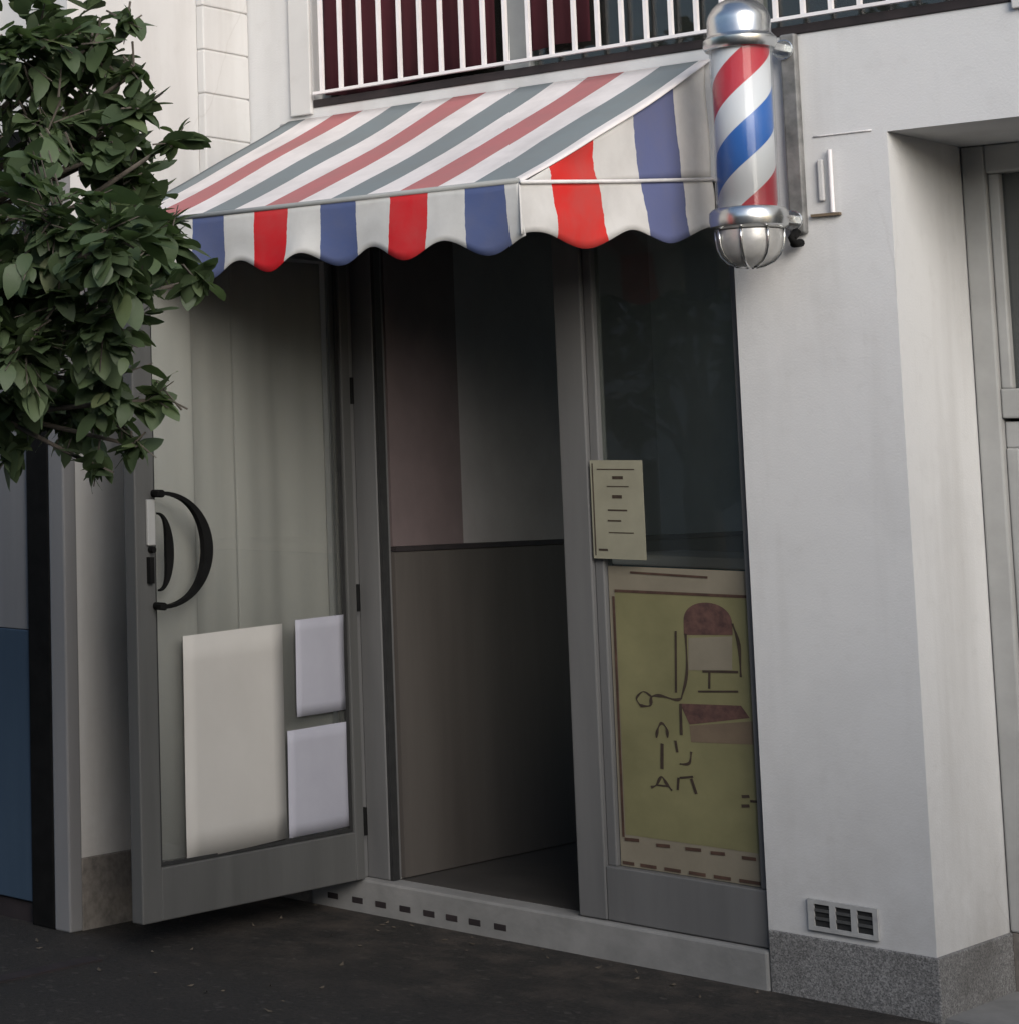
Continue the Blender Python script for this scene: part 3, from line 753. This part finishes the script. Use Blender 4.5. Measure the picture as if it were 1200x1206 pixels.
# ------------------------------------------------------------------ tree
tr = tag(empty('street_tree', (-1.95, -2.55, 0)), 'street tree with broad dark green leaves hanging before the shop front', 'tree')
TX, TY = -1.95, -2.55
clusters = [(-.80,-2.657,2.432,.20),(-.80,-2.473,2.497,.11),(-.767,-2.578,2.259,.176),(-.776,-2.438,2.234,.12),(-.674,-2.425,2.134,.078),
 (-.603,-2.761,2.015,.185),(-.394,-2.792,1.94,.118),(-1.15,-2.298,1.902,.213),(-.589,-2.644,1.815,.159),(-.452,-2.659,1.852,.085),
 (-1.127,-2.203,1.691,.171),(-.667,-2.518,1.671,.1),(-.823,-2.298,1.59,.065),(-.948,-2.514,1.619,.08),(-.85,-2.417,1.599,.084),
 (-1.14,-2.71,2.353,.307),(-1.455,-2.419,1.915,.329),(-1.395,-2.279,2.913,.293),(-.814,-2.486,2.763,.16),(-1.971,-2.355,2.647,.361),
 (-1.96,-2.397,2.159,.355),(-1.181,-2.762,1.62,.181),(-2.175,-2.345,1.79,.267),
 (-.66,-2.40,2.05,.10),(-.60,-2.42,1.98,.10),(-.72,-2.40,2.22,.08),(-.82,-2.80,1.80,.17),(-0.577,-2.500,2.370,0.023),(-0.599,-2.500,2.481,0.023),(-0.560,-2.500,2.284,0.025),(-0.472,-2.500,2.202,0.026),(-0.458,-2.450,1.892,0.030),(-0.566,-2.450,1.632,0.027),(-0.642,-2.450,1.529,0.027),(-0.726,-2.500,1.485,0.027),(-0.986,-2.500,1.510,0.032),(-0.632,-2.500,2.201,0.039),(-.683,-2.5,2.385,.074),(-.604,-2.5,2.305,.042),(-.658,-2.55,2.444,.058),(-.72,-2.75,1.724,.12),(-.95,-2.9,2.0,.2),(-.72,-2.72,1.92,.13),(-1.0,-2.75,2.05,.24),(-1.3,-2.9,2.1,.3),(-1.75,-2.9,2.4,.35),(-2.4,-2.7,2.3,.36),(-1.9,-2.6,3.1,.4),(-1.5,-2.9,2.8,.36),(-2.5,-2.4,2.8,.38),(-1.05,-2.5,3.1,.25)]
tb = MB()
tb.tube([(0, 0, -.1), (.02, .01, .25), (.05, -.02, .8), (.03, .02, 1.35), (.06, .0, 1.75)], [.115, .09, .078, .072, .066], 14)
for cx, cy, cz, r in clusters:
    a = Vector((.05, 0, 1.25+.45*random.random())); b = Vector((cx-TX, cy-TY, cz))
    m1 = a.lerp(b, .35)+Vector((0, 0, .12)); m2 = a.lerp(b, .7)+Vector((random.uniform(-.05, .05), random.uniform(-.05, .05), .08))
    tb.tube([a, m1, m2, b], [.022, .014, .008, .004], 7)
tb.build('trunk', M['bark'], tr, smooth=True)
lv, lfc, tone = [], [], []
def add_leaf(p, direction, length, width, tn, roll):
    d = direction.normalized()
    side = d.cross(Vector((0, 0, 1)))
    if side.length < .05: side = Vector((1, 0, 0))
    side.normalize(); up = side.cross(d)
    q_ = Matrix.Rotation(roll, 3, d); side = q_ @ side; up = q_ @ up
    rows = [(0, .02), (.12, .55), (.32, .95), (.55, .92), (.78, .64), (.92, .30), (1.0, .02)]
    base = len(lv); curl = random.uniform(-.08, .50); fold = random.uniform(-.02, .22)
    for t, wv in rows:
        c_ = p+d*length*t-up*curl*length*t*t
        h_ = width*wv/2
        for s in (-1, 0, 1):
            lv.append(tuple(c_+side*h_*s+up*(fold*h_*abs(s)+random.uniform(-.02, .02)*width)))
    for i in range(len(rows)-1):
        for k in range(2):
            n0 = base+i*3+k
            lfc.append((n0, n0+1, n0+4, n0+3)); tone.append(tn)
rnd = random.Random(5)
tw = MB()
for ci, (cx, cy, cz, r) in enumerate(clusters):
    C0 = Vector((cx-TX, cy-TY, cz))
    nsp = max(6, int(58*(r/.16)**1.7)); nsp = min(nsp, 170)
    for _ in range(nsp):
        dv = Vector((rnd.gauss(0, 1), rnd.gauss(0, 1), rnd.gauss(0, 1))).normalized()
        rr = r*(rnd.random()**.42)*.94
        s0 = C0+dv*rr
        out = (dv+Vector((rnd.uniform(-.5, .5), rnd.uniform(-.5, .5), rnd.uniform(-.55, .35)))).normalized()
        tln = rnd.uniform(.05, .12)
        if rnd.random() < .5: tw.tube([s0-out*tln*.8, s0-out*.03, s0+out*tln*.3], [.0028, .0022, .0012], 4, False)
        spray = rnd.random()
        for k in range(rnd.choice((3, 3, 4, 5))):
            fan = out+Vector((rnd.uniform(-.8, .8), rnd.uniform(-.8, .8), rnd.uniform(-.6, .45)))
            L = rnd.uniform(.030, .078)*(1.3 if rnd.random() < .15 else 1)
            tn = min(1, max(0, rnd.gauss(.28+.35*spray, .16)))
            add_leaf(s0-out*rnd.uniform(0, tln*.7), fan, L, L*rnd.uniform(.54, .76), tn, rnd.uniform(-.7, .7))
me = bpy.data.meshes.new('leaves'); me.from_pydata(lv, [], lfc); me.update()
at = me.attributes.new('tone', 'FLOAT_COLOR', 'FACE')
for i, t_ in enumerate(tone): at.data[i].color = (t_, t_, t_, 1)
for pl in me.polygons: pl.use_smooth = True
me.materials.append(M['leaf'])
o = link(bpy.data.objects.new('crown', me)); o.parent = tr
tw.build('twigs', M['bark'], tr)

lt = MB(); rl = random.Random(8)
for _ in range(45):
    if rl.random() < .6: x, y = rl.uniform(-2.2, -1.2), rl.uniform(-1.35, -.05)
    else: x, y = rl.uniform(-2.4, -.2), -abs(rl.gauss(0, .12))-.03
    if -.46 < x: continue
    a_ = rl.uniform(0, 6.3); L = rl.uniform(.006, .017); W = L*rl.uniform(.35, .6)
    ca, sa = math.cos(a_), math.sin(a_); h0 = rl.uniform(.001, .004); n_ = len(lt.v)
    for (p_, q_, h_) in ((-L, 0, h0), (0, -W, h0*.6), (L, 0, h0+rl.uniform(0, .008)), (0, W, h0*.8), (0, 0, h0+.003)):
        lt.v.append((x+p_*ca-q_*sa, y+p_*sa+q_*ca, h_+.001))
    lt.f += [(n_, n_+1, n_+4), (n_+1, n_+2, n_+4), (n_+2, n_+3, n_+4), (n_+3, n_, n_+4)]
M['litter'] = mottled('dry_leaf_crumbs', (.04, .03, .02), (.12, .10, .075), 9, .9)
tag(lt.build('leaf_litter', M['litter']), 'dry leaf crumbs scattered along the foot of the wall', 'litter', kind='stuff')

# ------------------------------------------------------------------ wall added behind the camera to block low light (seen in the glass)
ob = tag(empty('light_blocking_wall', (0, -8.8, 0)), 'unseen grey wall with capping stones added behind the photographer to block low light', 'wall')
w = MB(); w.box(-22, 22, -.25, 0, -.3, 3.6); w.build('wall_body', M['render_beige'], ob)
w = MB(); w.box(-22, 22, -.32, .07, 3.601, 3.7); w.build('capping', M['stone'], ob, bevel=.01)

# ------------------------------------------------------------------ unseen van added right of the photographer to block low light
vn = tag(empty('light_blocking_van', (5.95, -3.75, 0)), 'unseen grey van added right of the photographer to block low light', 'van')
M['van_paint'] = mottled('grey_van_paint', (.16, .165, .17), (.20, .205, .21), 4, .35, 0, .02, 20)
prof_ = [(-2.7, .38), (2.55, .38), (2.75, .55), (2.78, 1.0), (2.55, 1.22), (1.95, 1.38), (1.30, 2.30), (1.05, 2.55), (-2.60, 2.62), (-2.74, 2.4)]
w = MB(); k0 = len(prof_)
w.v = [(a, -.98, b) for a, b in prof_]+[(a, .98, b) for a, b in prof_]
w.f = [tuple(range(k0)), tuple(reversed(range(k0, 2*k0)))]+[((i+1) % k0, i, k0+i, k0+(i+1) % k0) for i in range(k0)]
w.build('body', M['van_paint'], vn, bevel=.05, seg=3)
for sgn in (-1, 1):
    y0 = .975*sgn
    w = MB(); w.poly([(.55, y0+.012*sgn, 1.42), (1.72, y0+.012*sgn, 1.42), (1.22, y0+.012*sgn, 2.14), (.55, y0+.012*sgn, 2.14)])
    o = w.build('side_window', M['glass_window'], vn); o.modifiers.new('solid', 'SOLIDIFY').thickness = .008
    w = MB(); w.box(2.66, 2.80, .62*sgn-.16, .62*sgn+.16, .82, 1.02); w.build('headlight', M['white_paint'], vn, bevel=.03)
    for xw in (-1.75, 1.75):
        w = MB(); w.tube([(xw, y0-.20*sgn, .34), (xw, y0+.02*sgn, .34)], .34, 28); t_ = w.build('wheel', M['dark_rubber'], vn, bevel=.03)
        w = MB(); w.tube([(xw, y0+.0*sgn, .34), (xw, y0+.028*sgn, .34)], .20, 20); w.build('rim', M['alu_bright'], t_)
w = MB(); w.poly([(1.94, -.80, 1.42), (1.94, .80, 1.42), (1.34, .74, 2.27), (1.34, -.74, 2.27)]); w.v = [(a+.03, b, c+.02) for a, b, c in w.v]
w.build('windscreen', M['glass_window'], vn).modifiers.new('solid', 'SOLIDIFY').thickness = .008
w = MB(); w.box(2.70, 2.86, -.95, .95, .36, .62); w.build('bumper', M['dark_rubber'], vn, bevel=.04)

# ------------------------------------------------------------------ camera
F_, PXo, PYo = 2493., -300., 261.
pitch = math.atan(279/F_); yaw = R(39.0)
fwd = Vector((-math.cos(yaw)*math.cos(pitch), math.sin(yaw)*math.cos(pitch), math.sin(pitch)))
rt = Vector((math.sin(yaw), math.cos(yaw), 0)); up = rt.cross(fwd)
cam = bpy.data.cameras.new('camera'); co = link(bpy.data.objects.new('camera', cam))
cam.sensor_fit = 'HORIZONTAL'; cam.sensor_width = 36; cam.lens = F_/1200*36
cam.shift_x = (600-PXo)/1200; cam.shift_y = -(603-PYo)/1200
mt = Matrix((rt, up, -fwd)).transposed().to_4x4(); mt.translation = Vector((2.5405, -6.1633, 1.5))
co.matrix_world = mt
cam.clip_start = .05; cam.clip_end = 400
scene.camera = co

# ------------------------------------------------------------------ light
sd_ = Vector((.715, -.535, .41)).normalized()       # towards the sun
elev = math.asin(sd_.z); azim = math.atan2(sd_.x, sd_.y)
wd = bpy.data.worlds.new('World'); scene.world = wd; wd.use_nodes = True
nt = wd.node_tree; bg = nt.nodes['Background']
sky = nt.nodes.new('ShaderNodeTexSky'); sky.sky_type = 'NISHITA'; sky.sun_disc = False
sky.sun_elevation = elev; sky.sun_rotation = azim; sky.dust_density = 1.5; sky.air_density = 1.0; sky.ozone_density = 1.0
nt.links.new(sky.outputs[0], bg.inputs[0]); bg.inputs[1].default_value = .15
sl_ = bpy.data.lights.new('sun', 'SUN'); so_ = link(bpy.data.objects.new('sun', sl_))
sl_.energy = 2.1; sl_.angle = R(40); sl_.color = (1, .98, .955)
so_.rotation_euler = sd_.to_track_quat('Z', 'Y').to_euler(); so_.location = (4, -4, 8)
vs = scene.view_settings
vs.view_transform = 'Standard'; vs.look = 'None'; vs.gamma = 1; vs.use_curve_mapping = False; vs.exposure = .22
scene.cycles.max_bounces = 8; scene.cycles.transparent_max_bounces = 16
